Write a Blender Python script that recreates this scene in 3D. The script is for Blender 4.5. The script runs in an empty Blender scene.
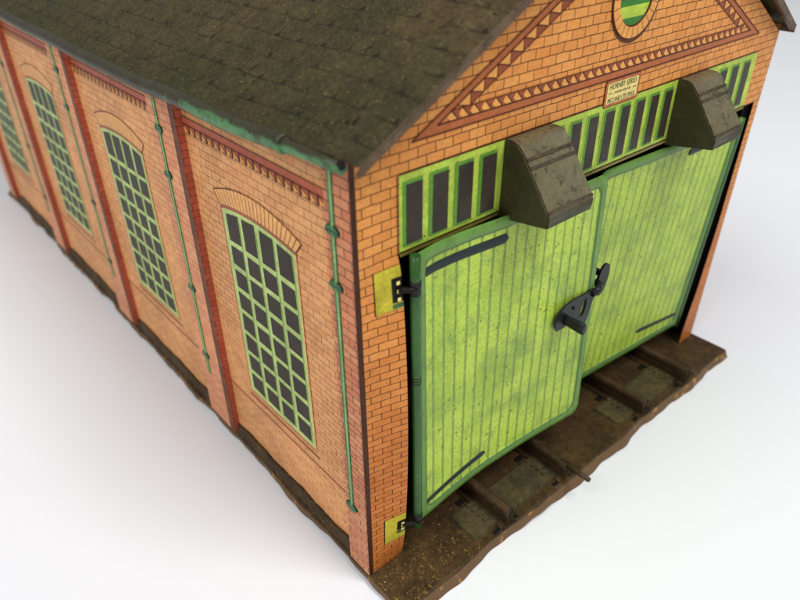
import bpy, math, random
from mathutils import Vector, Matrix
random.seed(7)
CM = 0.01                                   # every length below is written in centimetres
sc = bpy.context.scene
col = sc.collection
W, L = 20.0, 40.7                           # shed width and length
BASE = Vector((10.0, 19.8, -0.42))          # where the shed's Empty stands
TABLE_Z = -0.42

# ------------------------------------------------------------------ mesh builder
class MB:
    def __init__(s): s.v = []; s.f = []; s.m = []; s.uv = {}; s.smooth = set()
    def vert(s, p): s.v.append(tuple(p)); return len(s.v) - 1
    def face(s, idx, m=0, uv=None, smooth=False):
        s.f.append(tuple(idx)); s.m.append(m)
        if uv: s.uv[len(s.f) - 1] = uv
        if smooth: s.smooth.add(len(s.f) - 1)
    def poly(s, pts, m=0, smooth=False): s.face([s.vert(p) for p in pts], m, None, smooth)
    def box(s, x0, x1, y0, y1, z0, z1, m=0):
        i = [s.vert((x, y, z)) for z in (z0, z1) for y in (y0, y1) for x in (x0, x1)]
        for q in ((0, 2, 3, 1), (4, 5, 7, 6), (0, 1, 5, 4), (2, 6, 7, 3), (0, 4, 6, 2), (1, 3, 7, 5)):
            s.face([i[k] for k in q], m)
    def grid(s, fn, us, ws, m=0, uvfn=None, smooth=True, flip=False):
        n = len(ws)
        idx = [[s.vert(fn(u, w)) for w in ws] for u in us]
        for a in range(len(us) - 1):
            for b in range(n - 1):
                q = [(a, b), (a + 1, b), (a + 1, b + 1), (a, b + 1)]
                if flip: q.reverse()
                mm = m(us[a], ws[b]) if callable(m) else m
                s.face([idx[i][j] for i, j in q], mm, [uvfn(us[i], ws[j]) for i, j in q] if uvfn else None, smooth)
    def tube(s, path, r, n=12, m=0, caps=True, squash=(1, 1)):
        rings = []
        P = [Vector(p) for p in path]
        for k, p in enumerate(P):
            t = (P[min(k + 1, len(P) - 1)] - P[max(k - 1, 0)]).normalized()
            a = t.cross(Vector((0, 0, 1)))
            if a.length < 1e-3: a = Vector((0, 1, 0))
            a.normalize(); b = a.cross(t).normalized()
            rr = r[k] if isinstance(r, (list, tuple)) else r
            rings.append([s.vert(p + a * rr * squash[0] * math.cos(2 * math.pi * j / n) + b * rr * squash[1] * math.sin(2 * math.pi * j / n)) for j in range(n)])
        for k in range(len(rings) - 1):
            for j in range(n):
                s.face([rings[k][j], rings[k][(j + 1) % n], rings[k + 1][(j + 1) % n], rings[k + 1][j]], m, None, True)
        if caps: s.face(rings[0][::-1], m); s.face(rings[-1], m)
    def build(s, name, mats, parent=None, solid=None, bevel=None, offset=-1):
        me = bpy.data.meshes.new(name)
        me.from_pydata([(x * CM, y * CM, z * CM) for x, y, z in s.v], [], s.f)
        if not isinstance(mats, (list, tuple)): mats = [mats]
        for m in mats: me.materials.append(m)
        for p, k in zip(me.polygons, s.m): p.material_index = k
        for k in s.smooth: me.polygons[k].use_smooth = True
        if s.uv:
            lay = me.uv_layers.new(name='UVMap')
            for fi, uvs in s.uv.items():
                for li, t in zip(me.polygons[fi].loop_indices, uvs): lay.data[li].uv = t
        me.update()
        o = bpy.data.objects.new(name, me); col.objects.link(o)
        if parent is not None:
            o.parent = parent
            if parent.type == 'EMPTY': o.location = -BASE * CM
        if solid:
            md = o.modifiers.new('thickness', 'SOLIDIFY'); md.thickness = solid * CM; md.offset = offset
        if bevel:
            md = o.modifiers.new('edge', 'BEVEL'); md.width = bevel * CM; md.segments = 2; md.limit_method = 'ANGLE'
        return o

def lerp(a, b, t): return a + (b - a) * t
def clamp(x, a=0., b=1.): return max(a, min(b, x))
def sm(x): x = clamp(x); return x * x * (3 - 2 * x)
def lin(n, a, b): return [a + (b - a) * i / n for i in range(n + 1)]
def pw(pts, x):                              # piecewise linear curve
    if x <= pts[0][0]: return pts[0][1]
    for (x0, y0), (x1, y1) in zip(pts, pts[1:]):
        if x <= x1: return lerp(y0, y1, (x - x0) / (x1 - x0))
    return pts[-1][1]

# ------------------------------------------------------------------ material helpers
def srgb(r, g, b, k=1.0):
    f = lambda c: ((c / 255) / 12.92 if c <= 10 else (((c / 255) + .055) / 1.055) ** 2.4)
    return (min(1, f(r) * k), min(1, f(g) * k), min(1, f(b) * k), 1)
class NM:
    def __init__(s, name):
        s.mat = bpy.data.materials.new(name); s.mat.use_nodes = True
        s.nt = s.mat.node_tree; s.nt.nodes.clear()
        s.out = s.nt.nodes.new('ShaderNodeOutputMaterial')
        tc = s.nt.nodes.new('ShaderNodeTexCoord')
        vm = s.nt.nodes.new('ShaderNodeVectorMath'); vm.operation = 'SCALE'; vm.inputs['Scale'].default_value = 100
        s.nt.links.new(tc.outputs['Object'], vm.inputs[0]); s.P = vm.outputs[0]; s.UV = tc.outputs['UV']
    def new(s, t): return s.nt.nodes.new(t)
    def put(s, sock, v):
        if isinstance(v, bpy.types.NodeSocket): s.nt.links.new(v, sock)
        elif v is not None: sock.default_value = v
    def xyz(s, v):
        n = s.new('ShaderNodeSeparateXYZ'); s.put(n.inputs[0], v); return n.outputs[0], n.outputs[1], n.outputs[2]
    def comb(s, x, y, z=0.0):
        n = s.new('ShaderNodeCombineXYZ')
        for i, v in enumerate((x, y, z)): s.put(n.inputs[i], v)
        return n.outputs[0]
    def M(s, op, a, b=None, c=None):
        n = s.new('ShaderNodeMath'); n.operation = op
        for i, v in enumerate((a, b, c)):
            if v is not None: s.put(n.inputs[i], v)
        return n.outputs[0]
    def step(s, v, a, b):
        n = s.new('ShaderNodeMapRange'); n.interpolation_type = 'SMOOTHSTEP'
        s.put(n.inputs['Value'], v); s.put(n.inputs['From Min'], a); s.put(n.inputs['From Max'], b)
        return n.outputs[0]
    def mix(s, fac, a, b, mode='MIX'):
        n = s.new('ShaderNodeMix'); n.data_type = 'RGBA'; n.blend_type = mode
        s.put(n.inputs[0], fac); s.put(n.inputs[6], a); s.put(n.inputs[7], b); return n.outputs[2]
    def noise(s, scale, detail=3, rough=.55, vec=None, out='Fac', dist=0.0):
        n = s.new('ShaderNodeTexNoise'); s.put(n.inputs['Vector'], vec or s.P)
        n.inputs['Scale'].default_value = scale; n.inputs['Detail'].default_value = detail
        n.inputs['Roughness'].default_value = rough; n.inputs['Distortion'].default_value = dist
        return n.outputs[out]
    def voro(s, scale, vec=None, out='Distance'):
        n = s.new('ShaderNodeTexVoronoi'); s.put(n.inputs['Vector'], vec or s.P); n.inputs['Scale'].default_value = scale
        return n.outputs[out]
    def brick(s, u, v, w, h, c1, c2, mortar, ms=.014, smooth=.3, bias=0.0, off=0.5):
        n = s.new('ShaderNodeTexBrick'); s.put(n.inputs['Vector'], s.comb(u, v))
        n.offset = off
        for k, val in (('Color1', c1), ('Color2', c2), ('Mortar', mortar), ('Scale', 1.0), ('Mortar Size', ms), ('Mortar Smooth', smooth),
                       ('Bias', bias), ('Brick Width', w), ('Row Height', h)): s.put(n.inputs[k], val)
        return n.outputs['Color'], n.outputs['Fac']
    def specks(s, colour, dark, scale=9.0, lo=.66, hi=.74, amt=.8):
        f = s.M('MULTIPLY', s.step(s.noise(scale, 2, .5), lo, hi), amt)
        return s.mix(f, colour, dark)
    def mottle(s, colour, scale=.5, lo=.85, hi=1.1, detail=4):
        n = s.new('ShaderNodeMapRange'); s.put(n.inputs['Value'], s.noise(scale, detail, .6))
        n.inputs['From Min'].default_value = .3; n.inputs['From Max'].default_value = .7
        n.inputs['To Min'].default_value = lo; n.inputs['To Max'].default_value = hi
        g = s.comb(n.outputs[0], n.outputs[0], n.outputs[0])
        return s.mix(1.0, colour, g, 'MULTIPLY')
    def bump(s, h, strength=.3, dist=.02):
        n = s.new('ShaderNodeBump'); n.inputs['Strength'].default_value = strength; n.inputs['Distance'].default_value = dist * CM
        s.put(n.inputs['Height'], h); return n.outputs[0]
    def done(s, colour, rough=.45, normal=None, metal=0.0, spec=.4, coat=0.0):
        b = s.new('ShaderNodeBsdfPrincipled')
        s.put(b.inputs['Base Color'], colour); s.put(b.inputs['Roughness'], rough); s.put(b.inputs['Metallic'], metal)
        b.inputs['Specular IOR Level'].default_value = spec; b.inputs['Coat Weight'].default_value = coat; b.inputs['Coat Roughness'].default_value = .3
        if normal: s.put(b.inputs['Normal'], normal)
        s.nt.links.new(b.outputs[0], s.out.inputs[0]); return s.mat

def tin(name, c, rough=.42, mott=(.88, 1.08), speck=.6, speckcol=(.02, .015, .01, 1), scale=.6, sscale=9, spec=.14, bump=.25):
    m = NM(name)
    k = m.mottle(c, scale, *mott)
    k = m.mottle(k, scale * 6, .92, 1.06)
    k = m.mottle(k, 11, .86, 1.14, 2)
    if speck: k = m.specks(k, speckcol, sscale, .67, .74, speck)
    return m.done(k, rough, m.bump(m.noise(1.2, 3), bump, .05), spec=spec)

def brickmat(name, plane, c1, c2, mort, w=.56, h=.255, dz=.17, wear=.35, tintlow=None, ms=.013, fade=0.0):
    m = NM(name); x, y, z = m.xyz(m.P)
    u = x if plane == 'front' else y
    zl = m.M('MAXIMUM', m.M('SUBTRACT', 10.0, z), 0.0)
    zw = m.M('SUBTRACT', z, m.M('MULTIPLY', m.M('MULTIPLY', zl, zl), .021))
    wob = m.M('MULTIPLY', m.M('SUBTRACT', m.noise(1.5, 2), .5), .05)
    k, f = m.brick(m.M('ADD', u, 40.0), m.M('ADD', m.M('ADD', zw, 40.8 - dz), wob), w, h, c1, c2, mort, ms, .4)
    if fade:                                 # worn litho ink: mortar lines partly rubbed away
        solid, _ = m.brick(m.M('ADD', u, 40.0), m.M('ADD', zw, 40.8 - dz), w, h, c1, c2, c1, 0.0)
        ff = m.M('MULTIPLY', m.step(m.noise(.35, 4, .6), .35, .7), fade)
        k = m.mix(ff, k, solid)
    k = m.mottle(k, .35, .86, 1.08)
    k = m.mottle(k, 3.5, .92, 1.06)
    k = m.mottle(k, 11, .88, 1.12, 2)
    if tintlow: k = m.mix(m.step(z, 12.5, 4.0), k, m.mix(1.0, k, tintlow, 'MULTIPLY'))  # dimmer, redder light low on the wall, painted into the brick colour
    k = m.specks(k, (.035, .02, .012, 1), 5.5, .68, .75, wear)
    k = m.specks(k, (.05, .03, .015, 1), 14, .70, .76, wear)
    k = m.mix(m.M('MULTIPLY', m.step(m.noise(.55, 5, .7, dist=.8), .56, .72), .28), k, srgb(150, 98, 58))
    scr = m.noise(1.3, 3, .6, vec=m.comb(m.M('MULTIPLY', u, 1.6), m.M('MULTIPLY', z, .9), 3.0), dist=1.6)
    k = m.mix(m.M('MULTIPLY', m.step(scr, .715, .735), .6), k, srgb(88, 52, 30))
    return m.done(k, m.M('ADD', .36, m.M('MULTIPLY', m.noise(2, 3), .2)), m.bump(m.noise(.9, 3), .35, .05), spec=.16)

BR1, BR2 = srgb(234, 158, 82), srgb(222, 142, 68)
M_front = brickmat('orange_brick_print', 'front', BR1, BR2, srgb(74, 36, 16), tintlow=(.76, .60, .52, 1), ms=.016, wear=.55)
M_side = brickmat('pale_brick_print', 'side', srgb(230, 167, 108), srgb(217, 149, 93), srgb(92, 50, 28), fade=.45, wear=.6)
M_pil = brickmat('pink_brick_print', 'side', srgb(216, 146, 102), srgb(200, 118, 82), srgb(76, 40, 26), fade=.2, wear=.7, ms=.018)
M_pild = brickmat('dark_brick_print', 'side', srgb(112, 66, 38), srgb(92, 52, 28), srgb(48, 28, 16), wear=.5)
M_red = tin('red_brown_ink', srgb(182, 92, 62), mott=(.8, 1.1), speck=.5)
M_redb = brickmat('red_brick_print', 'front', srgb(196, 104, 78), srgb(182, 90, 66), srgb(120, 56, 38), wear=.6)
M_pil2 = brickmat('faded_pink_brick_print', 'side', srgb(226, 158, 112), srgb(216, 136, 96), srgb(110, 62, 40), fade=.5, wear=.5)
M_band = tin('terracotta_ink', srgb(180, 102, 58), mott=(.9, 1.06), speck=.5)
M_line = tin('outline_ink', srgb(84, 34, 22), speck=0)
M_bandd = tin('dark_terracotta_ink', srgb(150, 80, 48), speck=.4)
M_tri = tin('light_orange_ink', srgb(236, 164, 84), speck=.4)
M_corner = tin('corner_brown_ink', srgb(74, 42, 26), mott=(.6, 1.25), speck=.8)
M_black = tin('black_ink', srgb(26, 24, 20), speck=0)
M_wgreen = tin('bright_green_ink', srgb(184, 206, 78), mott=(.66, 1.12), speck=.8, sscale=6, scale=1.3)
M_wshade = tin('mid_green_ink', srgb(96, 146, 54), speck=.4)
M_pane = tin('dark_pane_ink', srgb(62, 54, 46), mott=(.65, 1.3), speck=.5, speckcol=(.02, .02, .02, 1), rough=.4)
M_sgreen = tin('pale_green_ink', srgb(182, 202, 122), mott=(.75, 1.12), speck=.6, sscale=6)
M_spane = tin('brown_pane_ink', srgb(52, 42, 33), mott=(.8, 1.15), speck=.3)
M_pipe = tin('teal_green_ink', srgb(74, 116, 78), mott=(.55, 1.2), speck=.9, sscale=4, scale=1.5)
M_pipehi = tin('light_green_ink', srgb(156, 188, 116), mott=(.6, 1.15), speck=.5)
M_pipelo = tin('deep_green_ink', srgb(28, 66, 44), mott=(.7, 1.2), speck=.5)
M_yellow = tin('yellow_ink', srgb(206, 190, 58), mott=(.62, 1.1), speck=.9, sscale=3.4, scale=1.4)
M_cream = tin('cream_ink', srgb(232, 212, 130), speck=.2)
M_text = tin('text_ink', srgb(50, 40, 34), speck=0)
M_blackpaint = tin('black_enamel', srgb(36, 37, 36), rough=.38, mott=(.5, 1.4), speck=.6, speckcol=(.08, .04, .02, 1), sscale=5, spec=.22)
M_strap = tin('slate_black_ink', srgb(40, 50, 50), rough=.4, mott=(.8, 1.2), speck=.5, sscale=5)
M_louv = [tin('louvre_light_ink', srgb(190, 214, 76), mott=(.75, 1.1)), tin('louvre_dark_ink', srgb(62, 128, 50))]
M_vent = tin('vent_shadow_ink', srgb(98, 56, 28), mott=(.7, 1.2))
M_inside = tin('bare_inside_tin', srgb(34, 31, 26), speck=0, spec=.2)

def m_roof():
    m = NM('slate_print'); x, y, z = m.xyz(m.P)
    v = m.M('MULTIPLY', x, 1.145)
    wob = m.M('MULTIPLY', m.M('SUBTRACT', m.noise(2.2, 3), .5), .07)
    rh, tw = .72, 1.05
    vr = m.M('DIVIDE', m.M('ADD', m.M('ADD', v, 20.0), wob), rh)
    row = m.M('FLOOR', vr); t = m.M('FRACT', vr)
    u = m.M('FRACT', m.M('ADD', m.M('DIVIDE', m.M('ADD', y, 30.0), tw), m.M('MULTIPLY', row, .5)))
    du = m.M('ABSOLUTE', m.M('SUBTRACT', u, .5))
    line = m.step(m.M('MINIMUM', t, m.M('SUBTRACT', 1.0, t)), .07, .015)
    tri = m.step(m.M('ADD', m.M('MULTIPLY', du, 2.2), t), .34, .22)
    joint = m.M('MULTIPLY', m.step(du, .03, .01), .35)
    pr = m.M('MAXIMUM', m.M('MULTIPLY', line, .6), m.M('MAXIMUM', m.M('MULTIPLY', tri, .9), joint))
    pr = m.M('MULTIPLY', pr, m.step(m.noise(1.1, 3), .25, .6))
    k = m.mix(m.step(m.noise(.22, 4, .6), .35, .68), srgb(76, 62, 39), srgb(58, 54, 31))
    k = m.mix(m.M('MULTIPLY', m.step(m.M('ADD', x, m.M('MULTIPLY', m.noise(.5, 3), 3.0)), 5.0, 1.0), .6), k, srgb(50, 49, 26))
    k = m.mottle(k, 1.8, .72, 1.25)
    k = m.mottle(k, 9, .62, 1.42)
    k = m.mix(m.M('MULTIPLY', pr, .92), k, srgb(24, 22, 12))
    k = m.mix(m.step(m.noise(2.6, 2, .5, dist=1.0), .69, .74), k, srgb(26, 22, 16))
    k = m.mix(m.M('MULTIPLY', m.step(m.noise(16, 1, .5), .715, .76), .5), k, srgb(170, 156, 96))
    sc2 = m.noise(1.6, 4, .7, vec=m.comb(m.M('MULTIPLY', x, 3.0), m.M('MULTIPLY', y, .8), z), dist=2)
    k = m.mix(m.M('MULTIPLY', m.step(sc2, .70, .74), .5), k, srgb(150, 140, 98))
    return m.done(k, m.M('ADD', .5, m.M('MULTIPLY', m.noise(3, 3), .25)), m.bump(m.noise(2.5, 4), .2, .03), spec=.16)
M_roof = m_roof()
M_rooflip = tin('worn_roof_edge', srgb(104, 84, 64), mott=(.6, 1.25), speck=.8, sscale=5, scale=1.5)
def m_gutter():
    m = NM('worn_gutter_green'); x, y, z = m.xyz(m.P)
    green = m.mottle(srgb(84, 134, 84), 1.5, .65, 1.15)
    old = m.mottle(srgb(54, 50, 30), 1.5, .7, 1.2)
    wear = m.M('ADD', m.step(y, 4.5, 10.0), m.M('MULTIPLY', m.step(m.noise(.9, 4, .65), .45, .62), .8))
    top = m.step(m.M('ADD', m.M('SUBTRACT', z, m.M('MULTIPLY', y, -.020)), m.M('MULTIPLY', m.noise(1.5, 4), .25)), 14.27, 14.37)
    k = m.mix(m.M('MINIMUM', m.M('MAXIMUM', wear, top), 1.0), green, old)
    k = m.specks(k, (.02, .018, .01, 1), 5, .63, .70, .8)
    return m.done(k, .45, m.bump(m.noise(2, 3), .3, .05))
M_gutter = m_gutter()
def m_door(name, Wd, Hd, panel, line, border, dim=1.0):
    m = NM(name); u, v, _ = m.xyz(m.UV)
    b, r = .34, .35                           # frame width, corner radius of the panel
    qx = m.M('SUBTRACT', m.M('ABSOLUTE', m.M('SUBTRACT', u, Wd / 2)), Wd / 2 - b - r)
    qy = m.M('SUBTRACT', m.M('ABSOLUTE', m.M('SUBTRACT', v, Hd / 2)), Hd / 2 - b - r)
    mx, my = m.M('MAXIMUM', qx, 0.0), m.M('MAXIMUM', qy, 0.0)
    d = m.M('SQRT', m.M('ADD', m.M('MULTIPLY', mx, mx), m.M('MULTIPLY', my, my)))
    d = m.M('SUBTRACT', m.M('ADD', d, m.M('MINIMUM', m.M('MAXIMUM', qx, qy), 0.0)), r)
    isframe = m.step(d, -.01, .015)
    edge = m.step(m.M('ABSOLUTE', d), .055, .02)
    wob = m.M('MULTIPLY', m.M('SUBTRACT', m.noise(.8, 2), .5), .05)
    t = m.M('FRACT', m.M('DIVIDE', m.M('ADD', u, wob), .47))
    dl = m.M('ABSOLUTE', m.M('SUBTRACT', t, .5))
    pl = m.M('MULTIPLY', m.step(m.M('ADD', dl, m.M('MULTIPLY', m.M('SUBTRACT', m.noise(6, 2), .5), .1)), .17, .05), m.M('ADD', .6, m.M('MULTIPLY', m.noise(.7, 3), .5)))
    c = m.mix(m.step(m.noise(.45, 4, .6), .4, .66), panel, srgb(152, 182, 56))
    stretch = m.comb(m.M('MULTIPLY', u, 3.0), m.M('MULTIPLY', v, .8), 3.0)
    c = m.mix(m.M('MULTIPLY', m.step(m.noise(1.0, 4, .65, vec=stretch), .5, .72), .5), c, srgb(206, 224, 98))
    c = m.mix(m.M('MULTIPLY', m.step(m.noise(.9, 5, .7, dist=.6), .50, .70), .6), c, srgb(112, 140, 66))
    c = m.mix(m.M('MULTIPLY', pl, .85), c, line)
    c = m.mix(m.M('MULTIPLY', m.step(m.noise(9, 4, .7), .50, .64), .55), c, srgb(132, 156, 52))
    c = m.mix(m.M('MULTIPLY', m.step(m.noise(13, 3, .7), .55, .66), .5), c, srgb(214, 224, 112))
    c = m.mix(m.M('MULTIPLY', m.step(m.noise(3.2, 5, .75, dist=1.2), .58, .68), .45), c, srgb(98, 118, 52))
    fr = m.mottle(border, 1.5, .75, 1.15)
    c = m.mix(isframe, c, fr)
    c = m.mix(m.M('MULTIPLY', edge, .8), c, srgb(52, 96, 56))
    c = m.specks(c, (.05, .05, .02, 1), 6.5,   .68, .735, .85)
    scr = m.noise(2.2, 3, .6, vec=m.comb(m.M('MULTIPLY', u, 1.8), m.M('MULTIPLY', v, .9), 7.0), dist=1.5)
    c = m.mix(m.M('MULTIPLY', m.step(scr, .70, .74), .75), c, srgb(54, 62, 30))
    c = m.mottle(c, .3, .9 * dim, 1.06 * dim)
    return m.done(c, m.M('ADD', .34, m.M('MULTIPLY', m.noise(2.5, 3), .2)), m.bump(m.M('SUBTRACT', m.noise(.8, 3), m.M('MULTIPLY', pl, .15)), .35, .06), spec=.4)
M_doorL = m_door('yellow_green_planks', 8.4, 9.9, srgb(186, 212, 68), srgb(90, 126, 48), srgb(102, 142, 58))
M_doorR = m_door('olive_green_planks', 8.6, 9.9, srgb(178, 204, 62), srgb(102, 134, 48), srgb(98, 138, 54))
M_tube = tin('hinge_green_enamel', srgb(52, 94, 38), rough=.3, mott=(.65, 1.2), speck=.7, sscale=5, spec=.35)
def m_rust(name, c1, c2, c3, amt=.5, rough=.55):
    m = NM(name); x, y, z = m.xyz(m.P)
    k = m.mix(m.step(m.noise(.7, 5, .65), .38, .66), c1, c2)
    k = m.mottle(k, 4, .7, 1.3)
    k = m.mix(m.M('MULTIPLY', m.step(m.noise(3.2, 4, .7), .56, .7), amt), k, c3)
    k = m.mix(m.M('MULTIPLY', m.step(m.noise(5, 3, .6), .62, .7), .7), k, srgb(30, 22, 14))
    return m, k, x, y, z
def m_base():
    m, k, x, y, z = m_rust('brown_base_enamel', srgb(56, 42, 25), srgb(76, 57, 33), srgb(106, 78, 40), .45)
    patch = m.M('MULTIPLY', m.step(x, 4.6, 2.6), m.step(y, .3, -.6))
    sp = m.M('MULTIPLY', m.step(m.noise(10, 4, .75), .54, .64), m.M('MULTIPLY', patch, m.step(m.noise(1.6, 3), .42, .6)))
    k = m.mix(m.M('MULTIPLY', sp, .75), k, srgb(158, 122, 56))
    fine = m.step(m.noise(17, 1, .5), .735, .77)
    k = m.mix(m.M('MULTIPLY', fine, m.M('MULTIPLY', m.step(x, 7.0, 2.0), .9)), k, srgb(210, 186, 130))
    k = m.mix(m.M('MULTIPLY', m.step(z, -.05, -.12), .85), k, m.mix(m.step(m.noise(1.6, 4, .6), .58, .66), srgb(112, 86, 60), srgb(170, 128, 68)))
    return m.done(k, .5, m.bump(m.noise(3, 4), .5, .04), spec=.15)
M_base = m_base()
m_, k_, *_r = m_rust('dark_rail_enamel', srgb(58, 43, 28), srgb(78, 58, 37), srgb(102, 74, 46), .45); M_rail = m_.done(k_, .42, m_.bump(m_.noise(3, 4), .4, .03), spec=.2)
m_, k_, *_r = m_rust('olive_sleeper_enamel', srgb(66, 60, 40), srgb(84, 72, 46), srgb(100, 78, 46), .4); M_sleeper = m_.done(k_, .5, m_.bump(m_.noise(3, 4), .4, .03), spec=.12)
def m_hood():
    m = NM('worn_hood_enamel'); x, y, z = m.xyz(m.P)
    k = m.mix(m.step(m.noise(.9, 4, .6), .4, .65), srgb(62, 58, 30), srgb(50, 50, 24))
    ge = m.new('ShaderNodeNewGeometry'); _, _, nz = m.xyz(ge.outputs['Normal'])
    top_light = m.M('MULTIPLY', m.step(nz, .1, .5), m.M('ADD', .7, m.M('MULTIPLY', m.noise(1.5, 3), .4)))  # lit top and shaded sides put into the colour by face direction
    k = m.mix(m.M('MINIMUM', top_light, 1.0), k, srgb(110, 101, 72))
    k = m.mottle(k, 5, .8, 1.18)
    k = m.mix(m.M('MULTIPLY', m.step(m.noise(2.6, 5, .7, dist=.5), .55, .63), .8), k, srgb(58, 42, 34))
    k = m.mix(m.M('MULTIPLY', m.step(m.noise(12, 2, .6), .64, .7), .7), k, srgb(34, 26, 20))
    g = m.M('FRACT', m.M('MULTIPLY', m.M('ADD', z, m.M('MULTIPLY', m.noise(2, 2), .08)), 1.0))
    return m.done(k, m.M('ADD', .38, m.M('MULTIPLY', m.noise(3, 3), .25)), m.bump(m.noise(3, 4), .4, .04), spec=.4)
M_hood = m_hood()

# ------------------------------------------------------------------ the shed
shed = bpy.data.objects.new('engine_shed', None); col.objects.link(shed)
shed.location = BASE * CM; shed.empty_display_size = .05
shed['label'] = 'old tinplate toy engine shed with orange brick walls, dark roof and lime green double doors'
shed['category'] = 'toy shed'

def bow(x, z):                               # the strip beside the left door bulges forward
    if x > 1.6 or z > 11.37: return 0.0
    return -.36 * (clamp(x / 1.36)) ** 1.2 * math.sin(math.pi * clamp((z - .1) / 11.27)) ** .55
def FP(x, z, off=0.0): return (x, bow(x, z) - off, z)
def gz(x): return 14.12 + (.545 * x if x < 10.1 else .545 * 10.1 - .56 * (x - 10.1))

# ---- front wall: shell plus printed pattern (pediment band, dentils)
mb = MB(); mats = [M_front, M_corner, M_band, M_line, M_bandd, M_tri, M_black]
mb.grid(lambda x, z: FP(x, z), [0, .17], lin(28, 0, 11.37), 1)
mb.grid(lambda x, z: FP(x, z), lin(7, .17, 1.36), lin(28, 0, 11.37), 0)
mb.poly([(1.36, .0, 0), (1.36, .35, 0), (1.36, .35, 11.37), (1.36, 0, 11.37)], 0)
RJ = [(0, 18.92), (1, 19.0), (3, 19.35), (6, 19.62), (11.37, 19.80)]
mb.grid(lambda t, z: (lerp(pw(RJ, z), 20.02 + .02 * z, t), 0, z), [0, .5, 1], lin(16, 0, 11.37), 0)
mb.poly([(0, 0, 11.37), (.17, 0, 11.37), (.17, 0, gz(.17)), (0, 0, gz(0))], 1)
mb.poly([(.17, 0, 11.37), (20.25, 0, 11.37), (20.32, 0, gz(20.3)), (10.1, 0, gz(10.1)), (.17, 0, gz(.17))], 0)
mb.poly([(1.36, .25, 11.37), (1.36, 0, 11.37), (19.2, 0, 11.37), (19.2, .25, 11.37)], 6)
def fq(pts, m, off): mb.poly([FP(x, z, off) for x, z in pts], m)
def fline(a, b, w, m=3, off=.024):
    d = Vector((b[0] - a[0], b[1] - a[1])); n = Vector((-d.y, d.x)).normalized() * w / 2
    fq([(a[0] - n.x, a[1] - n.y), (b[0] - n.x, b[1] - n.y), (b[0] + n.x, b[1] + n.y), (a[0] + n.x, a[1] + n.y)], m, off)
A, B, C_ = (1.79, 14.1), (18.53, 14.1), (10.16, 18.56)
a2, b2, c2 = (2.58, 14.31), (17.74, 14.31), (10.16, 18.34)
fq([A, B, b2, a2], 2, .012); fq([A, a2, c2, C_], 2, .012); fq([C_, c2, b2, B], 2, .012)
for p, q in ((A, B), (a2, b2), (A, C_), (a2, c2), (C_, B), (c2, b2)): fline(p, q, .035)
x = 3.0
while x < 17.0:
    fq([(x, 14.56), (x + .383, 14.56), (x + .25, 14.33), (x + .24, 14.33)], 4, .0155)
    fq([(x, 14.56), (x + .24, 14.33), (x - .02, 14.33), (x - .12, 14.42)], 5, .018)
    fline((x, 14.56), (x + .24, 14.32), .03); fline((x, 14.56), (x + .383, 14.56), .02)
    x += .383
for sgn, P0, P1 in ((1, a2, c2), (-1, b2, c2)):
    d = Vector((P1[0] - P0[0], P1[1] - P0[1])); ln = d.length; d /= ln
    n = Vector((d.y, -d.x)) * sgn * 1.0
    s_ = .70; dn = Vector((0, -.32))
    while s_ < ln - .45:
        p0 = Vector(P0) + d * s_; p1 = p0 + d * .50; q1 = p1 + dn; q0 = p0 + dn
        t1 = [p0[:], q0[:], q1[:]]; t2 = [p0[:], q1[:], p1[:]]
        if sgn < 0: t1.reverse(); t2.reverse()
        if s_ > 1.0: fq(t1, 4, .0125)
        fq(t2, 5, .0145)
        fline(p0[:], q1[:], .022)
        if s_ > 1.0: fline(p0[:], q0[:], .022); fline(q0[:], q1[:], .018)
        s_ += .50
fline((1.41, 13.42), (18.9, 13.42), .03); fline((1.36, 11.37), (1.36, 13.42), .03)
front = mb.build('front_wall', mats, shed)

# ---- transom windows printed on the front wall
def transom(x0, x1, panes):
    mb = MB()
    z0, z1 = 11.39, 13.40
    def q(a, b, c, d, m, off): mb.poly([(a, -off, c), (b, -off, c), (b, -off, d), (a, -off, d)], m)
    q(x0, x1, z0, z1, 0, .012)
    for a, b in panes:
        q(a - .11, b, 11.55, 13.22, 1, .020)
        q(a, b, 11.57, 13.13, 2, .028)
        mb.poly([(a, -.026, 11.57), (b, -.026, 11.57), (b + .05, -.026, 11.52), (a - .1, -.026, 11.52)], 1)
    q(x0, x1, z0, z0 + .035, 3, .022); q(x0, x1, z0 - .10, z0 - .01, 4, .02)
    for a, b in panes[:-1]: q(b + .20, b + .215, 11.5, 13.2, 1, .018)
    return mb.build('transom_window', [M_wgreen, M_wshade, M_pane, M_black, M_sillink], front)
M_sillink = tin('olive_sill_ink', srgb(132, 116, 52), mott=(.6, 1.2), speck=.8, sscale=5)
transom(1.41, 5.0, [(1.62 + .86 * k, 2.14 + .86 * k) for k in range(4)])
transom(6.88, 13.36, [(7.05 + .81 * k, 7.05 + .81 * k + .43) for k in range(8)][:8])
transom(15.22, 18.9, [(15.42 + .87 * k, 15.42 + .87 * k + .45) for k in range(4)])

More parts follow.
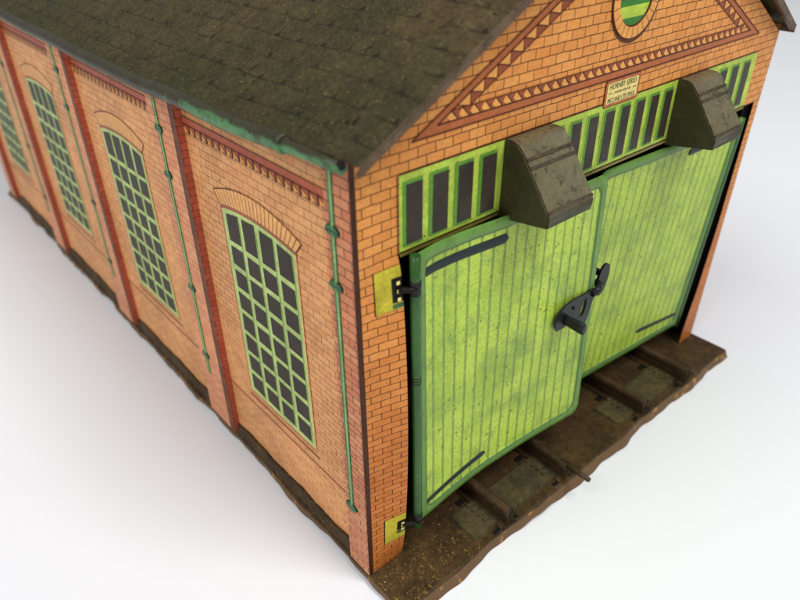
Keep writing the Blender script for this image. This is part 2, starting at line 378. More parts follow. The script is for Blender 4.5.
# ---- round louvred vent in the gable
mb = MB(); cx, cz, Ro, Ri = 10.03, 16.25, 1.10, .80
def ringp(r, a, off): return (cx + r * math.cos(a), -off, cz + r * math.sin(a))
N = 48
for k in range(N):
    a, b = 2 * math.pi * k / N, 2 * math.pi * (k + 1) / N
    for r0, r1, o0, o1, m in ((Ro + .03, Ro, 0.0, .06, 5), (Ro, Ri, .06, .06, 0), (Ri, Ri - .04, .06, .02, 2)):
        mb.face([mb.vert(p) for p in (ringp(r0, a, o0), ringp(r0, b, o0), ringp(r1, b, o1), ringp(r1, a, o1))], m, None, r0 != Ro)
    if k % 2 == 0:
        am = a + .012
        mb.poly([ringp(Ri, a, .068), ringp(Ro, a, .068), ringp(Ro, am + .002, .068), ringp(Ri, am + .002, .068)], 2)
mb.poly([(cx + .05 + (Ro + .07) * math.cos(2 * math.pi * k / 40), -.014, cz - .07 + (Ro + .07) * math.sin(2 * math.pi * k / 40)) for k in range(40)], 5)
def chord(z0, z1, m, off):
    n = 10; top, bot = [], []
    r = Ri - .03
    for z_, lst in ((z0, bot), (z1, top)):
        z_ = clamp(z_, -r + .001, r - .001); h = math.sqrt(r * r - z_ * z_); lst += [(cx - h, z_), (cx + h, z_)]
    zs = lin(6, clamp(z0, -r, r), clamp(z1, -r, r))
    Lp = [(cx - math.sqrt(max(0, r * r - z_ * z_)), z_) for z_ in zs]; Rp = [(2 * cx - x_, z_) for x_, z_ in Lp]
    mb.poly([(x_, -off, cz + z_) for x_, z_ in Rp + Lp[::-1]], m)
z_ = -.80; k = 0
for z0, z1, m in ((-.80, -.55, 4), (-.55, -.24, 3), (-.24, -.06, 4), (-.06, -.01, 2), (-.01, .28, 3), (.28, .46, 4), (.46, .5, 2), (.5, .77, 3)):
    chord(z0, z1, m, .02)
mb.build('round_vent', [M_tri, M_bandd, M_line] + M_louv + [M_vent], front)

# ---- printed maker's plate with its lettering
def text_polys(body, shear=0.0):
    cu = bpy.data.curves.new('lettering', 'FONT'); cu.body = body; cu.shear = shear; cu.resolution_u = 3
    o = bpy.data.objects.new('lettering', cu); col.objects.link(o)
    dg = bpy.context.evaluated_depsgraph_get(); dg.update()
    me = bpy.data.meshes.new_from_object(o.evaluated_get(dg))
    vs = [v.co.copy() for v in me.vertices]; fs = [tuple(p.vertices) for p in me.polygons]
    bpy.data.objects.remove(o); bpy.data.curves.remove(cu); bpy.data.meshes.remove(me)
    return vs, fs
mb = MB()
sx0, sx1, sz0, sz1 = 9.22, 10.94, 13.31, 14.07
def rrect(x0, x1, z0, z1, r, off, m):
    pts = []
    for cx_, cz_, a0 in ((x1 - r, z0 + r, -90), (x1 - r, z1 - r, 0), (x0 + r, z1 - r, 90), (x0 + r, z0 + r, 180)):
        for t in range(0, 91, 30): a = math.radians(a0 + t); pts.append((cx_ + r * math.cos(a), -off, cz_ + r * math.sin(a)))
    mb.poly(pts, m)
rrect(sx0 - .02, sx1 + .02, sz0 - .02, sz1 + .02, .1, .028, 1)
rrect(sx0, sx1, sz0, sz1, .09, .034, 0)
rrect(sx0 + .085, sx1 - .085, sz0 + .08, sz1 - .08, .05, .040, 2)
def put_text(body, cxx, cz_, width, height, shear=0.0):
    vs, fs = text_polys(body, shear)
    x0, x1 = min(v.x for v in vs), max(v.x for v in vs); y0, y1 = min(v.y for v in vs), max(v.y for v in vs)
    b = len(mb.v)
    for v in vs: mb.vert((cxx + ((v.x - x0) / (x1 - x0) - .5) * width, -.046, cz_ + ((v.y - y0) / (y1 - y0) - .5) * height))
    for f in fs: mb.face([b + i for i in f], 3)
put_text('HORNBY SERIES', 10.08, 13.885, 1.36, .16)
put_text('manufactured by', 10.08, 13.69, .84, .11, .3)
put_text("MECCANO LTD L'POOL", 10.08, 13.485, 1.40, .15)
for xa, xb in ((9.38, 9.56), (10.6, 10.78)): mb.poly([(xa, -.046, 13.68), (xb, -.046, 13.68), (xb, -.046, 13.70), (xa, -.046, 13.70)], 3)
mb.build('maker_plate', [M_band, M_line, M_cream, M_text], front)

# ---- yellow hinge plates on the jamb
def hinge_plate(x0, x1, z0, z1, hz0, hz1, skew, hx=None):
    mb = MB()
    f = lambda off: (lambda x, z: FP(x, z, off))
    mb.grid(f(.02), lin(4, x0, x1), lin(6, z0, z1), 0)
    mb.grid(f(.013), lin(1, x0 - .025, x0), lin(6, z0 - .02, z1 + .02), 1)
    mb.grid(f(.03), lin(2, x1 - .30, x1), lin(4, hz0, hz1), 1)
    for k in range(3):
        zc = lerp(hz0, hz1, (k + .5) / 3)
        mb.grid(f(.09), lin(1, x1 - .2, x1 - .1), lin(1, zc - .06, zc + .04), 2)
    mb.grid(f(.035), lin(2, x1 - .3, x1), lin(1, hz0 - .16, hz0 - .04), 3)
    # the black knuckle that carries the door tube
    zc = (hz0 + hz1) / 2
    mb.tube([(x1 - .12, bow(x1 - .1, zc) - .03, zc), (x1 + .12, -.38, zc - .02), (1.60, -.44, zc - .02)], [.09, .085, .07], 8, 1)
    return mb.build('hinge_plate', [M_yellow, M_black, M_cream, M_pipe], front)
hinge_plate(.56, 1.34, 9.98, 11.16, 10.18, 10.86, 0)
hinge_plate(.62, 1.34, 1.12, 2.28, 1.55, 1.98, 0)

# ---- side walls: embossed pilasters, printed cornice, arches, windows
def pil_profile():
    pr = [(0, 0), (1.0, 0), (1.06, .25)]
    for k in range(3): pr += [(8.72 + 10 * k, .25), (8.74 + 10 * k, 0), (9.08 + 10 * k, 0), (10.75 + 10 * k, 0), (10.85 + 10 * k, .25)]
    return pr + [(39.1, .25), (39.12, 0), (39.5, 0), (L, 0)]
mb = MB(); mats = [M_side, M_pil, M_pild, M_red, M_line, M_tri]
pr = pil_profile()
TOP = 14.2
for (ya, xa), (yb, xb) in zip(pr, pr[1:]):
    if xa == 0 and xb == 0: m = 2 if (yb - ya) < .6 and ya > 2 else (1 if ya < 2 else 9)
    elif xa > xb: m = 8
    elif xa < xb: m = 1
    else: m = 0
    mb.grid(lambda t, z: (lerp(xa, xb, t), lerp(ya, yb, t), z), [0, 1], lin(6, 0, TOP), m, smooth=False)
def sq(pts, m, off, base=.25): mb.poly([(base - off, y, z) for y, z in pts], m)
def sline(a, b, w, m=4, off=.03, base=.25):
    d = Vector((b[0] - a[0], b[1] - a[1])); n = Vector((-d.y, d.x)).normalized() * w / 2
    sq([(a[0] - n.x, a[1] - n.y), (a[0] + n.x, a[1] + n.y), (b[0] + n.x, b[1] + n.y), (b[0] - n.x, b[1] - n.y)][::1], m, off, base)
bays = [(1.06 + .0 if k == 0 else .85 + 10 * k, (8.72 + 10 * k if k < 3 else 39.1), 4.93 + 10 * k + (.45 if k == 3 else 0)) for k in range(4)]
for y0, y1, yc in bays:
    sq([(y0, 12.75), (y0, 12.99), (y1, 12.99), (y1, 12.75)], 3, .012)
    sline((y0, 12.75), (y1, 12.75), .03); sline((y0, 12.99), (y1, 12.99), .02)
    y = y1 - .02
    while y > y0 + .4:
        sq([(y, 12.74), (y - .37, 12.74), (y - .37, 12.52)], 3, .014)
        sq([(y, 12.74), (y - .37, 12.52), (y - .06, 12.52)], 5, .014)
        sline((y - .37, 12.75), (y - .39, 12.49), .055); sline((y, 12.74), (y - .37, 12.52), .02); sline((y - .14, 12.51), (y - .39, 12.49), .03)
        y -= .375
    # voussoir arch
    zi = lambda t: 10.66 + .2 * (1 - t * t)
    zo = lambda t: 11.05 + .47 * (1 - t * t)
    n = 22
    for k in range(n):
        t0, t1 = -1 + 2 * k / n, -1 + 2 * (k + 1) / n
        sq([(yc + 2.08 * t0, zi(t0)), (yc + 2.4 * t0, zo(t0)), (yc + 2.4 * t1, zo(t1)), (yc + 2.08 * t1, zi(t1))], 5 if 0 else 6, .012)
        sline((yc + 2.08 * t0, zi(t0)), (yc + 2.4 * t0, zo(t0)), .018)
        sline((yc + 2.4 * t0, zo(t0)), (yc + 2.4 * t1, zo(t1)), .028)
        sq([(yc + 2.06 * t0, zi(t0) - .14), (yc + 2.08 * t0, zi(t0)), (yc + 2.08 * t1, zi(t1)), (yc + 2.06 * t1, zi(t1) - .14)], 7, .02)
    sline((yc - 2.4, zo(-1)), (yc - 2.08, zi(-1)), .03); sline((yc + 2.4, zo(1)), (yc + 2.08, zi(1)), .03)
    sline((yc + 2.06, 3.35), (yc + 2.06, 10.6), .04, 7)
    sline((yc - 2.06, 3.35), (yc - 2.06, 10.6), .05, 6)
    sline((y0, 2.62), (y1, 2.62), .06, 7); sline((yc - 2.2, 3.02), (yc + 2.2, 3.02), .09, 7)
    sline((yc - 2.1, 3.28), (yc + 2.1, 3.28), .02)
    sline((y0 + .14, .2), (y0 + .14, 12.5), .02)
M_vous = tin('voussoir_ink', srgb(236, 172, 104), speck=.4)
M_redl = tin('faded_red_ink', srgb(160, 92, 68), mott=(.7, 1.2), speck=.4)
wall_l = mb.build('side_wall', mats + [M_vous, M_redl, M_redb, M_pil2], shed)

def arched_window(yc):
    mb = MB(); xb = .25
    zt = lambda t: 10.56 + .2 * (1 - t * t)
    n = 16
    prev = None
    for k in range(n):
        t0, t1 = -1 + 2 * k / n, -1 + 2 * (k + 1) / n
        mb.poly([(xb - .022, yc + 2.02 * t0, 3.34), (xb - .022, yc + 2.02 * t0, zt(t0)), (xb - .022, yc + 2.02 * t1, zt(t1)), (xb - .022, yc + 2.02 * t1, 3.34)], 0)
    rows = 8; z0 = 3.55; ph = .858
    for c in range(4):
        ya = yc - 1.84 + c * .965; yb = ya + .72
        for r in range(rows):
            za = z0 + r * ph; zb = za + .66
            t0, t1 = (ya - yc) / 2.02, (yb - yc) / 2.02
            za_, zb_ = (zb, zb) if r < rows - 1 else (zt(t0) - .13, zt(t1) - .13)
            j = lambda: random.uniform(-.022, .022)
            mb.poly([(xb - .034, ya + j(), za + j()), (xb - .034, ya + j(), za_ + j()), (xb - .034, yb + j(), zb_ + j()), (xb - .034, yb + j(), za + j())], 1)
    for c in range(4):                      # the deeper green edge printed down one side of each bar
        ya = yc - 1.84 + c * .965
        mb.poly([(xb - .028, ya - .06, 3.5), (xb - .028, ya - .06, 10.45), (xb - .028, ya, 10.45), (xb - .028, ya, 3.5)], 2)
    mb.build('arched_window', [M_sgreen, M_spane, M_wshade2], wall_l)
M_wshade2 = tin('faded_green_ink', srgb(140, 172, 92), mott=(.75, 1.1), speck=.4)
for _, _, yc in bays: arched_window(yc)

def drainpipe(y, z0, z1):
    mb = MB()
    w = .10
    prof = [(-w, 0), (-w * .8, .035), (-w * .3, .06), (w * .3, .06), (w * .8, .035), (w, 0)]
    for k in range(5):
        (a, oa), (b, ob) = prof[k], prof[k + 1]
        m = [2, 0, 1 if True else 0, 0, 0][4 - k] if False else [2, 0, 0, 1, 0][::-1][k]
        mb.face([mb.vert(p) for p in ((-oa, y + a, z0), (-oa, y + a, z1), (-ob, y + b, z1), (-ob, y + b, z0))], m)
    for zb in (z0 + .2, 10.73, 12.24) if y < 5 else (z0 + .9, 6.3, 10.73, 12.3):
        pts = []
        for i in range(14):
            a = 2 * math.pi * i / 14; pts.append((-.055, y + .26 * math.cos(a), zb + .14 * math.sin(a)))
        mb.poly(pts[::-1], 0)
        pts2 = [(0.0, p[1] + (p[1] - y) * .1, p[2] + (p[2] - zb) * .1) for p in pts]
        for i in range(14): j = (i + 1) % 14; mb.poly([pts2[i], pts2[j], pts[j], pts[i]], 2)
        mb.poly([(-.06, y - .22, zb - .015), (-.06, y - .22, zb + .015), (-.06, y + .22, zb + .015), (-.06, y + .22, zb - .015)], 2)
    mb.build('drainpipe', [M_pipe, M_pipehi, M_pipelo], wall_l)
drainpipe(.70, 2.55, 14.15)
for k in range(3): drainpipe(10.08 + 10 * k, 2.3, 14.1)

mb = MB()                                    # far side wall, seen only from the other side
for (ya, xa), (yb, xb) in zip(pr, pr[1:]):
    m = 0 if xa == xb == .25 else 1
    mb.grid(lambda t, z: (20.02 + .02 * z - lerp(xa, xb, t), lerp(ya, yb, t), z), [0, 1], lin(4, 0, TOP), m, smooth=False, flip=True)
mb.poly([(19.62, .3, 0), (19.62, L - .1, 0), (19.72, L - .1, 13.6), (19.72, .3, 13.6)], 2)
mb.poly([(19.62, .3, 0), (20.0, .05, 0), (20.2, .05, 13.6), (19.72, .3, 13.6)], 2)
mb.build('side_wall', [M_side, M_pil, M_inside], shed)
mb = MB(); mb.poly([(0, L, 0), (0, L, gz(0)), (10.1, L, gz(10.1)), (20.3, L, gz(20.3)), (20.1, L, 0)], 0)
mb.poly([(.35, L - .1, 0), (.35, L - .1, 14), (19.6, L - .1, 14), (19.6, L - .1, 0)], 1)
mb.build('rear_wall', [M_front, M_inside], shed)

# ---- roof
EX = -.42
def ze(y): return 14.30 - .30 * sm(y / 12) + .06 * sm((y - 14) / 15) + .035 * math.sin(y * .9 + 1) * math.sin(y * .23 + .4) - .05 * math.exp(-((y - 4.5) / 1.6) ** 2)
def roofL(u, y):
    x = lerp(EX + .14 * clamp((.8 - y) / 1.4), 10.1, u); z = lerp(ze(y), 20.02, u)
    z += .03 * math.sin(y * .7 + u * 4) * math.sin(math.pi * u)
    return (x, y, z)
def roofR(u, y):
    x = lerp(20.75, 10.1, u); return (x, y + .45 * (1 - u) * clamp(1 - y / 5), lerp(14.16, 20.02, u))
ys = [-.82] + lin(24, -.3, L + .5)
us = lin(12, 0, 1)
mb = MB(); mb.grid(roofL, us, ys, 0, flip=False)
def lip(fn, flip):
    pts = [fn(u, -.82) for u in us]
    for a, b in zip(pts, pts[1:]):
        q = [(a[0], a[1], a[2]), (b[0], b[1], b[2]), (b[0], b[1] + .03, b[2] - .27), (a[0], a[1] + .03, a[2] - .27)]
        mb.poly(q[::-1] if not flip else q, 1)
        q = [(a[0], a[1] + .03, a[2] - .27), (b[0], b[1] + .03, b[2] - .27), (b[0], b[1] + .2, b[2] - .25), (a[0], a[1] + .2, a[2] - .25)]
        mb.poly(q[::-1] if not flip else q, 1)
lip(roofL, False)
roof_l = mb.build('roof_panel', [M_roof, M_rooflip], shed, solid=.05, bevel=.03)
mb = MB(); mb.grid(roofR, us, ys, 0, flip=True); lip(roofR, True)
e0 = [roofR(0, y) for y in ys]
for a, b in zip(e0, e0[1:]): mb.poly([a, b, (b[0] - .02, b[1], b[2] - .3), (a[0] - .02, a[1], a[2] - .3)], 1)
mb.build('roof_panel', [M_roof, M_rooflip], shed, solid=.05, bevel=.03)
mb = MB()                                    # rolled eave painted as a gutter, with a clip ring and a crushed end
path = [(EX + .02 + (.06 if y < 1.6 else 0), y, ze(y) - .17 - (.02 if y < 1.6 else 0)) for y in [-.28, .3, .9, 1.5, 1.75] + lin(26, 1.95, L + .4)]
mb.tube(path, [.13, .15, .17, .19, .20] + [.225] * 27, 14, 0)
mb.tube([(EX + .0, 1.68, ze(2) - .15), (EX, 1.76, ze(2) - .15), (EX, 1.84, ze(2) - .15), (EX, 1.92, ze(2) - .15)], [.22, .25, .25, .22], 14, 0)
mb.tube([(EX + .08, -.2, ze(0) - .12), (EX + .08, -.3, ze(0) - .12)], .10, 10, 2)
mb.build('gutter', [M_gutter, M_rooflip, M_black], roof_l)

# ---- base plate with bent wavy rim
mb = MB()
X0, X1, Y0, Y1 = .06, 20.15, -1.66, L + .35
def plate_z(x, y): return -.02 + .02 * math.sin(x * 1.3 + y) * clamp((y + .1) / -1.5)
xs = lin(40, X0, X1)
mb.grid(lambda x, y: (x, y, plate_z(x, y)), xs, [Y0, -1.4, -.9, -.4, 0, .6, 1.5, 4, 8, 16, 28, Y1], 0)
def rimdrop(s): return -.37 - .035 * math.sin(s * 1.7) - .04 * math.sin(s * .8 + 1)
def wave(s): return (.055 if s < 25 else .04) * math.sin(s * .83 + .3 + 1.3 * math.sin(s * .37)) + .05 * math.sin(s * 1.9 + 2 + math.sin(s * .53)) * math.sin(s * .31 + 1) + .012 * math.sin(s * 6.1)
def rim(pts, nrm, out):
    prof = [(0, 0), (.04, -.02), (.08, -.09), (.12, -.22), (out, -.41)]
    rows = []
    for s, p in pts:
        rr = []
        for k, (o, dz) in enumerate(prof):
            w = wave(s) * k / 4 * 1.4 * (clamp((X1 - p[0]) / 1.5) if nrm[1] < 0 else 1)
            z = p[2] + dz * (rimdrop(s) / -.4) + (.05 * math.sin(s * .9 + 2) * math.sin(s * .33) * k / 4)
            rr.append(mb.vert((p[0] + nrm[0] * (o + w), p[1] + nrm[1] * (o + w), max(z, TABLE_Z + .003))))
        rows.append(rr)
    for a, b in zip(rows, rows[1:]):
        for k in range(4): mb.face([a[k], b[k], b[k + 1], a[k + 1]], 0, None, True)
rim([(x, (x, Y0, plate_z(x, Y0))) for x in lin(120, X0, X1)], (0, -1), .22)
rim([(y + 50, (X0, y, plate_z(X0, y))) for y in lin(200, Y0, Y1)], (-1, 0), .06)
rim([(y + 90, (X1, y, plate_z(X1, y))) for y in lin(120, Y0, Y1)], (1, 0), .08)
for k in range(4):                           # the folded flange that grips the wall between the pilasters
    ya, yb = (1.06 if k == 0 else .85 + 10 * k), 8.72 + 10 * k
    n = 20
    for a, b in zip(lin(n, ya, yb), lin(n, ya, yb)[1:]):
        h = lambda y: .40 + .05 * math.sin(y * 1.9) + .03 * math.sin(y * 5)
        mb.poly([(.06, a, -.02), (.06, b, -.02), (.17, b, h(b)), (.17, a, h(a))], 0)
        mb.poly([(.17, a, h(a)), (.17, b, h(b)), (.26, b, h(b)), (.26, a, h(a))], 0)
base = mb.build('base_plate', [M_base], shed)

def sleeper(x0, x1):
    mb = MB()
    y0, y1, h = -1.28, -.12, .11
    z = -.03
    b = .07
    lo = [(x0 - b, y0 - b, z), (x1 + b, y0 - b, z), (x1 + b, y1 + b, z), (x0 - b, y1 + b, z)]
    hi = [(x0, y0, z + h + .03), (x1, y0, z + h + .03), (x1, y1, z + h + .03), (x0, y1, z + h + .03)]
    lo = [mb.vert(p) for p in lo]; hi = [mb.vert(p) for p in hi]
    for k in range(4): mb.face([lo[k], lo[(k + 1) % 4], hi[(k + 1) % 4], hi[k]], 0)
    mb.face(hi, 0)
    for xr in (x0 + 1.28, x0 + 4.48):        # chairs beside each rail and the slots punched in the plate
        for s in (-1, 1):
            for k in range(4):
                xc = xr + s * .42; yc = -1.0 + k * .26
                mb.box(xc - .14, xc + .14, yc - .06, yc + .06, z + h, z + h + .10, 0)
        for s in (-1, 1):
            mb.box(xr + s * .42 - .2, xr + s * .42 + .16, -1.62, -1.46, -.03, .008, 1)
            mb.box(xr + s * .5 - .2, xr + s * .5 + .16, .05, .3, -.03, .008, 1)
    mb.build('sleeper', [M_sleeper, M_black], base, bevel=.03)
sleeper(3.57, 8.6); sleeper(12.02, 17.0)

def rail(x, y0, pin=0.0):
    mb = MB()
    z0, zt = .0, .78
    half = [(.32, z0), (.32, z0 + .05), (.09, z0 + .10), (.07, zt - .36), (.13, zt - .28), (.17, zt - .17), (.14, zt - .06), (.06, zt)]
    prof = half + [(-a, z) for a, z in half[::-1]]
    ysr = [y0, y0 + .3, y0 + 1.2, 4, 20, L - 1]
    rows = []
    for k, y in enumerate(ysr):
        t = .06 * math.sin(y * 3 + x) if k < 3 else 0
        rows.append([mb.vert((x + a * (1 + (.15 if k == 0 else 0)) + t * .2, y, z)) for a, z in prof])
    for a, b in zip(rows, rows[1:]):
        for k in range(len(prof)): j = (k + 1) % len(prof); mb.face([a[j], a[k], b[k], b[j]], 0)
    # open end of the folded tin: a dark hollow inside the head
    mb.face([mb.vert((x + a * .999, y0 + .04, z)) for a, z in prof], 0)
    mb.poly([(x - .06, y0 + .03, zt - .30), (x + .06, y0 + .03, zt - .30), (x + .12, y0 + .03, zt - .15), (x + .04, y0 + .03, zt - .05), (x - .08, y0 + .03, zt - .08), (x - .12, y0 + .03, zt - .17)], 1)
    mb.poly([(x - .035, y0 + .03, .08), (x + .035, y0 + .03, .08), (x + .035, y0 + .03, zt - .30), (x - .035, y0 + .03, zt - .30)], 1)
    if pin: mb.tube([(x, y0 + .3, zt - .09), (x, y0 - pin, zt - .09), (x, y0 - pin - .03, zt - .09)], [.10, .10, .07], 12, 0)
    mb.build('rail', [M_rail, M_black], base)
rail(4.88, -1.62); rail(8.08, -1.62, .95); rail(13.28, -1.62); rail(16.48, -1.75, .25)

# ---- doors
TL = [(0, -.34), (.05, -.20), (.14, -.17), (.25, -.21), (.36, -.31), (.45, -.37), (1, -.42)]
BL = [(0, -.34), (.2, -.20), (.38, -.15), (.62, -.24), (.8, -.36), (1, -.54)]
def smoothed(c, t): return sum(pw(c, clamp(t + d)) for d in (-.06, -.03, 0, .03, .06)) / 5
def doorL(u, w, off=0.0):                    # u, w in 0..1
    x = lerp(lerp(1.86, 9.92, u), lerp(1.68, 9.49, u), w)
    y = lerp(smoothed(BL, u), smoothed(TL, u), w)
    return (x, y - off, 1.5 + 9.9 * w)
def doorR(u, w, off=0.0):                    # u = 0 at its hinge on the right
    x = lerp(lerp(18.42, 10.35, u), lerp(18.5, 10.0, u), w)
    y = lerp(lerp(.22, .85, u), lerp(-.26, .18 - .08 * math.sin(math.pi * u), u), w)
    return (x, y - off, 1.2 + 9.9 * w)
def frame_h(u, w, Wd, Hd):                   # the pressed frame stands a little proud of the planks
    d = min(u * Wd, (1 - u) * Wd, w * Hd, (1 - w) * Hd)
    return .05 * sm((.40 - d) / .08) - .06 * sm((.06 - d) / .06)
def make_door(fn, Wd, mat_, flip):
    Hd = 9.9
    mb = MB()
    ax = sorted(set([0, .03 / Wd, .06 / Wd, .32 / Wd, .36 / Wd, .40 / Wd, 1 - .40 / Wd, 1 - .36 / Wd, 1 - .32 / Wd, 1 - .06 / Wd, 1 - .03 / Wd, 1] + lin(40, .41 / Wd, 1 - .41 / Wd)))
    ay = sorted(set([0, .03 / Hd, .06 / Hd, .32 / Hd, .36 / Hd, .40 / Hd, 1 - .40 / Hd, 1 - .36 / Hd, 1 - .32 / Hd, 1 - .06 / Hd, 1 - .03 / Hd, 1] + lin(24, .41 / Hd, 1 - .41 / Hd)))
    def corner(u, w, r=.42):                 # the two free corners are cut round
        a, b = (1 - u) * Wd, min(w, 1 - w) * Hd
        if a < r and b < r:
            dx, dy = r - a, r - b; m_ = max(dx, dy); d_ = math.hypot(dx, dy)
            if d_ > 1e-6: dx, dy = dx * m_ / d_, dy * m_ / d_
            u = 1 - (r - dx) / Wd; w = (r - dy) / Hd if w < .5 else 1 - (r - dy) / Hd
        return u, w
    def shape(u, w):
        h_ = frame_h(u, w, Wd, Hd); u, w = corner(u, w); return fn(u, w, h_)
    mb.grid(shape, ax, ay, 0, lambda u, w: (corner(u, w)[0] * Wd, corner(u, w)[1] * Hd), True, flip)
    return mb.build('door', [mat_], shed, solid=.09)
dl = make_door(doorL, 8.4, M_doorL, False)
dr = make_door(doorR, 8.6, M_doorR, True)
def strap(door, fn, u0, u1, w0, w1, h, flip, Wd=8.4):
    mb = MB(); Hd = 9.9
    n = 30
    def f(t, s):
        u = lerp(u0, u1, t)
        e = min(t, 1 - t) * abs(u1 - u0) * Wd
        hh = h * (math.sqrt(clamp(1 - (1 - clamp((1 - t) * abs(u1 - u0) * Wd / .16)) ** 2)) if t > .5 else 1.0)
        k = .85 + .15 * t
        return fn(u, lerp(w0, w1, t) + s * hh * k / Hd, .05 - .04 * abs(s))
    mb.grid(f, lin(n, 0, .93) + lin(6, .935, 1), [-1, -.8, 0, .8, 1], 0, None, True, flip)
    mb.build('strap_hinge', [M_strap], door)
strap(dl, doorL, .02, .43, (10.72 - 1.5) / 9.9, (10.70 - 1.5) / 9.9, .155, False)
strap(dl, doorL, .03, .395, (2.10 - 1.5) / 9.9, (2.36 - 1.5) / 9.9, .125, False)
strap(dr, doorR, .02, .40, (10.55 - 1.2) / 9.9, (10.5 - 1.2) / 9.9, .15, True)
strap(dr, doorR, .02, .40, (1.95 - 1.2) / 9.9, (2.25 - 1.2) / 9.9, .11, True)
# rolled hinge tube along the left door's back edge
for door, pth, rr in ((dl, [(lerp(1.80, 1.63, w), -.33, 1.32 + 10.08 * w) for w in lin(12, 0, 1)], .14),
                      (dr, [(18.55, lerp(.26, -.22, w), 1.1 + 9.95 * w) for w in lin(12, 0, 1)], .14)):
    mb = MB(); mb.tube(pth, rr, 14, 0)
    n = len(pth)
    for z in (10.5, 1.78) if door is dl else ():
        t = (z - 1.32) / 10.08
        p = Vector((lerp(1.80, 1.63, t), -.33, z))
        mb.tube([p - Vector((0, 0, .22)), p + Vector((0, 0, .20))], .152, 14, 1)
    for z in (7.4, 7.5, 7.6) if door is dl else ():
        t = (z - 1.32) / 10.08
        p = Vector((lerp(1.80, 1.63, t), -.33, z)); mb.tube([p - Vector((0, 0, .015)), p + Vector((0, 0, .015))], .146, 14, 1)
    mb.build('hinge_tube', [M_tube, M_blackpaint], door)
# latch plate with its tear-drop hole and the peg that sticks out towards the viewer
def ring_plate(outer, inner, y, th, mb, m=0, tilt=0.0):
    n = len(outer)
    fo = [mb.vert((x, y + tilt * (x - outer[0][0]), z)) for x, z in outer]; fi = [mb.vert((x, y + tilt * (x - outer[0][0]), z)) for x, z in inner]
    bo = [mb.vert((x, y + th + tilt * (x - outer[0][0]), z)) for x, z in outer]; bi = [mb.vert((x, y + th + tilt * (x - outer[0][0]), z)) for x, z in inner]
    for k in range(n):
        j = (k + 1) % n
        mb.face([fo[k], fo[j], fi[j], fi[k]], m); mb.face([bo[j], bo[k], bi[k], bi[j]], m)
        mb.face([fo[j], fo[k], bo[k], bo[j]], m); mb.face([fi[k], fi[j], bi[j], bi[k]], m)
def resample(poly, n):
    P = [Vector(p) for p in poly]; P.append(P[0]); d = [0]
    for a, b in zip(P, P[1:]): d.append(d[-1] + (b - a).length)
    out = []
    for k in range(n):
        t = d[-1] * k / n; i = max(j for j in range(len(d) - 1) if d[j] <= t + 1e-9)
        q = P[i].lerp(P[i + 1], (t - d[i]) / max(1e-9, d[i + 1] - d[i])); out.append((q.x, q.y))
    return out
def rounded(poly, it=2):
    for _ in range(it):
        o = []
        for a, b in zip(poly, poly[1:] + poly[:1]):
            o.append((lerp(a[0], b[0], .25), lerp(a[1], b[1], .25))); o.append((lerp(a[0], b[0], .75), lerp(a[1], b[1], .75)))
        poly = o
    return poly
mb = MB()
YL = -.56
outer = rounded([(7.62, 6.35), (7.6, 6.85), (7.95, 7.2), (8.5, 7.28), (9.1, 7.22), (9.62, 7.3), (9.72, 7.05), (9.55, 6.6), (9.45, 6.05), (9.2, 5.85), (8.85, 6.25), (8.4, 6.45), (8.0, 6.25)])
inner = rounded([(8.93, 6.36), (8.92, 6.56), (9.12, 7.06), (9.2, 7.08), (9.26, 6.75), (9.16, 6.34)])
def align(o_, i_, c):
    key = lambda p: math.atan2(p[1] - c[1], p[0] - c[0])
    n = 48; res = []
    def hit(poly, a):
        best = None
        dx, dy = math.cos(a), math.sin(a)
        for (x0, y0), (x1, y1) in zip(poly, poly[1:] + poly[:1]):
            ex, ey = x1 - x0, y1 - y0; den = dx * ey - dy * ex
            if abs(den) < 1e-9: continue
            t = ((x0 - c[0]) * ey - (y0 - c[1]) * ex) / den; s = ((x0 - c[0]) * dy - (y0 - c[1]) * dx) / den
            if t > 0 and -1e-6 <= s <= 1 + 1e-6 and (best is None or t > best): best = t
        return (c[0] + dx * best, c[1] + dy * best)
    return [hit(o_, 2 * math.pi * k / n) for k in range(n)], [hit(i_, 2 * math.pi * k / n) for k in range(n)]
oo, ii = align(outer, inner, (9.1, 6.72))
ring_plate(oo, ii, YL, .07, mb)
mb.tube([(8.10, YL + .02, 6.66), (8.10, YL - .12, 6.66), (8.12, YL - .55, 6.64), (8.12, YL - .74, 6.64), (8.12, YL - .78, 6.64)], [.16, .15, .17, .17, .12], 14, 0, True, (.75, 1.35))
mb.tube([(8.52, YL - .06, 6.92), (8.52, YL + .03, 6.92)], .06, 8, 0)
mb.tube([(9.5, YL + .03, 7.08), (9.75, YL - .05, 7.16), (9.98, YL + .05, 7.2), (10.12, YL + .25, 7.18)], [.15, .13, .11, .1], 10, 0)
mb.build('latch', [M_blackpaint], dl)
mb = MB()
o_, i_ = align(rounded([(10.15, 6.55), (10.05, 6.95), (10.12, 7.55), (10.42, 7.85), (10.72, 7.65), (10.7, 7.1), (10.48, 6.6)]), rounded([(10.28, 6.78), (10.26, 7.0), (10.38, 7.12), (10.47, 7.0), (10.42, 6.78)]), (10.36, 6.95))
ring_plate(o_, i_, -.36, .09, mb, 0)
mb.tube([(10.36, -.33, 6.95), (10.36, .3, 6.95)], .13, 10, 1)
mb.tube([(10.36, -.33, 7.4), (10.36, .28, 7.4)], .13, 10, 0)
mb.build('catch', [M_blackpaint, M_rail], dr)

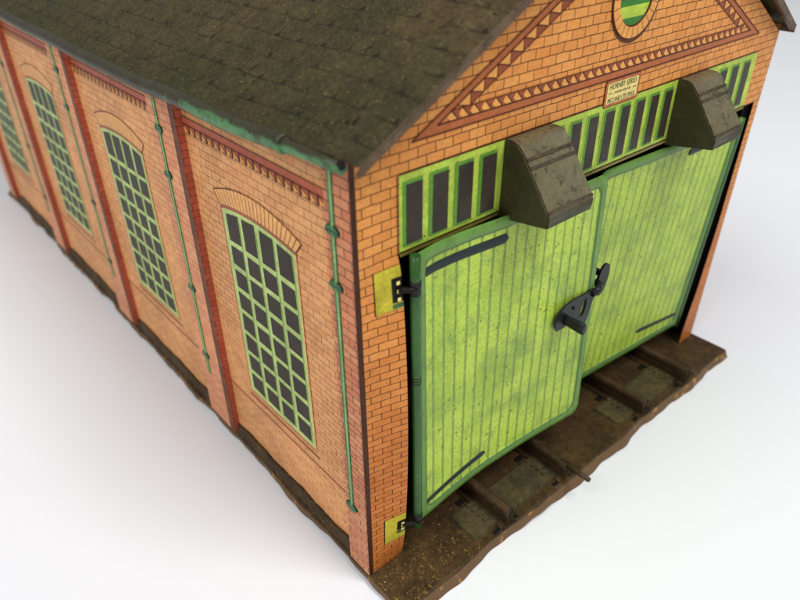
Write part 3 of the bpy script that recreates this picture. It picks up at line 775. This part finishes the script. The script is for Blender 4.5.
# ---- smoke hoods above the doors
def hood(x0, x1):
    mb = MB()
    prof = [(0.0, 13.40), (-.22, 13.405), (-.36, 13.385), (-.48, 13.33), (-.57, 13.25), (-.66, 13.15), (-1.10, 12.55), (-1.55, 11.92), (-1.62, 11.82), (-1.655, 11.72), (-1.65, 11.60), (-1.62, 11.44)]
    dxs = 0.0
    a = [mb.vert((x0, y, z)) for y, z in prof]; b = [mb.vert((x1, y, z)) for y, z in prof]
    for k in range(len(prof) - 1): mb.face([a[k], b[k], b[k + 1], a[k + 1]][::-1], 0, None, True)
    wl0, wl1 = mb.vert((x0, 0, 11.2)), mb.vert((x1, 0, 11.2))
    mb.face(a + [wl0], 0); mb.face((b + [wl1])[::-1], 0)
    # pressed creases across the slope
    for t in (.12, .27):
        y = lerp(-.64, -1.56, t); z = lerp(13.18, 11.90, t)
        mb.tube([(x0 + .03, y, z), (x1 - .03, y, z)], .012, 6, 1, True)
    mb.tube([(x0 + .03, -1.60, 11.85), (x1 - .03, -1.60, 11.85)], .014, 6, 1, True)
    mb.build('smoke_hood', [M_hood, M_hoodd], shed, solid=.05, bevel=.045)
m_, k_, *_r = m_rust('hood_crease_rust', srgb(58, 44, 30), srgb(84, 70, 48), srgb(108, 94, 64), .6); M_hoodd = m_.done(k_, .5)
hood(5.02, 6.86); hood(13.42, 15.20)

# ------------------------------------------------------------------ tabletop
m = NM('white_card'); k = m.mottle(srgb(229, 229, 231), .03, .985, 1.01, 2)
M_table = m.done(k, .6, spec=.25)
mb = MB(); mb.poly([(-220, -220, TABLE_Z), (240, -220, TABLE_Z), (240, 300, TABLE_Z), (-220, 300, TABLE_Z)], 0)
tb = mb.build('tabletop', [M_table]); tb['kind'] = 'structure'

# ------------------------------------------------------------------ light
w = bpy.data.worlds.new('World'); sc.world = w; w.use_nodes = True
bg = w.node_tree.nodes['Background']; bg.inputs[0].default_value = (.95, .98, 1.0, 1); bg.inputs[1].default_value = .31
def area(name, loc, target, size, power, colr, sy=None):
    d = bpy.data.lights.new(name, 'AREA'); d.shape = 'RECTANGLE'; d.size = size * CM; d.size_y = (sy or size) * CM; d.energy = power; d.color = colr
    o = bpy.data.objects.new(name, d); col.objects.link(o); o.location = Vector(loc) * CM
    o.rotation_euler = (Vector(target) - Vector(loc)).to_track_quat('-Z', 'Y').to_euler(); return o
area('window_light', (40, -104, 196), (6, 6, 4), 90, 34, (.97, .985, 1), 90)
area('room_light', (-130, 10, 180), (0, 12, 4), 130, 27, (.97, .985, 1))

# ------------------------------------------------------------------ camera
R = [[0.75586643, -0.65467251, -0.00835756], [-0.36267478, -0.40803823, -0.83783757], [0.54509903, 0.63632437, -0.54585561]]
C = Vector((-7.857, -10.826, 19.334))
cd = bpy.data.cameras.new('camera'); cam = bpy.data.objects.new('camera', cd); col.objects.link(cam)
mt = Matrix(((R[0][0], -R[1][0], -R[2][0]), (R[0][1], -R[1][1], -R[2][1]), (R[0][2], -R[1][2], -R[2][2]))).to_4x4()
mt.translation = C * CM; cam.matrix_world = mt
cd.sensor_width = 36; cd.lens = 36 * 670.91 / 800; cd.clip_start = .005; cd.clip_end = 30
cd.dof.use_dof = True; cd.dof.focus_distance = .205; cd.dof.aperture_fstop = 15
sc.camera = cam
sc.view_settings.view_transform = 'Standard'; sc.view_settings.look = 'None'; sc.view_settings.exposure = 0; sc.view_settings.gamma = 1
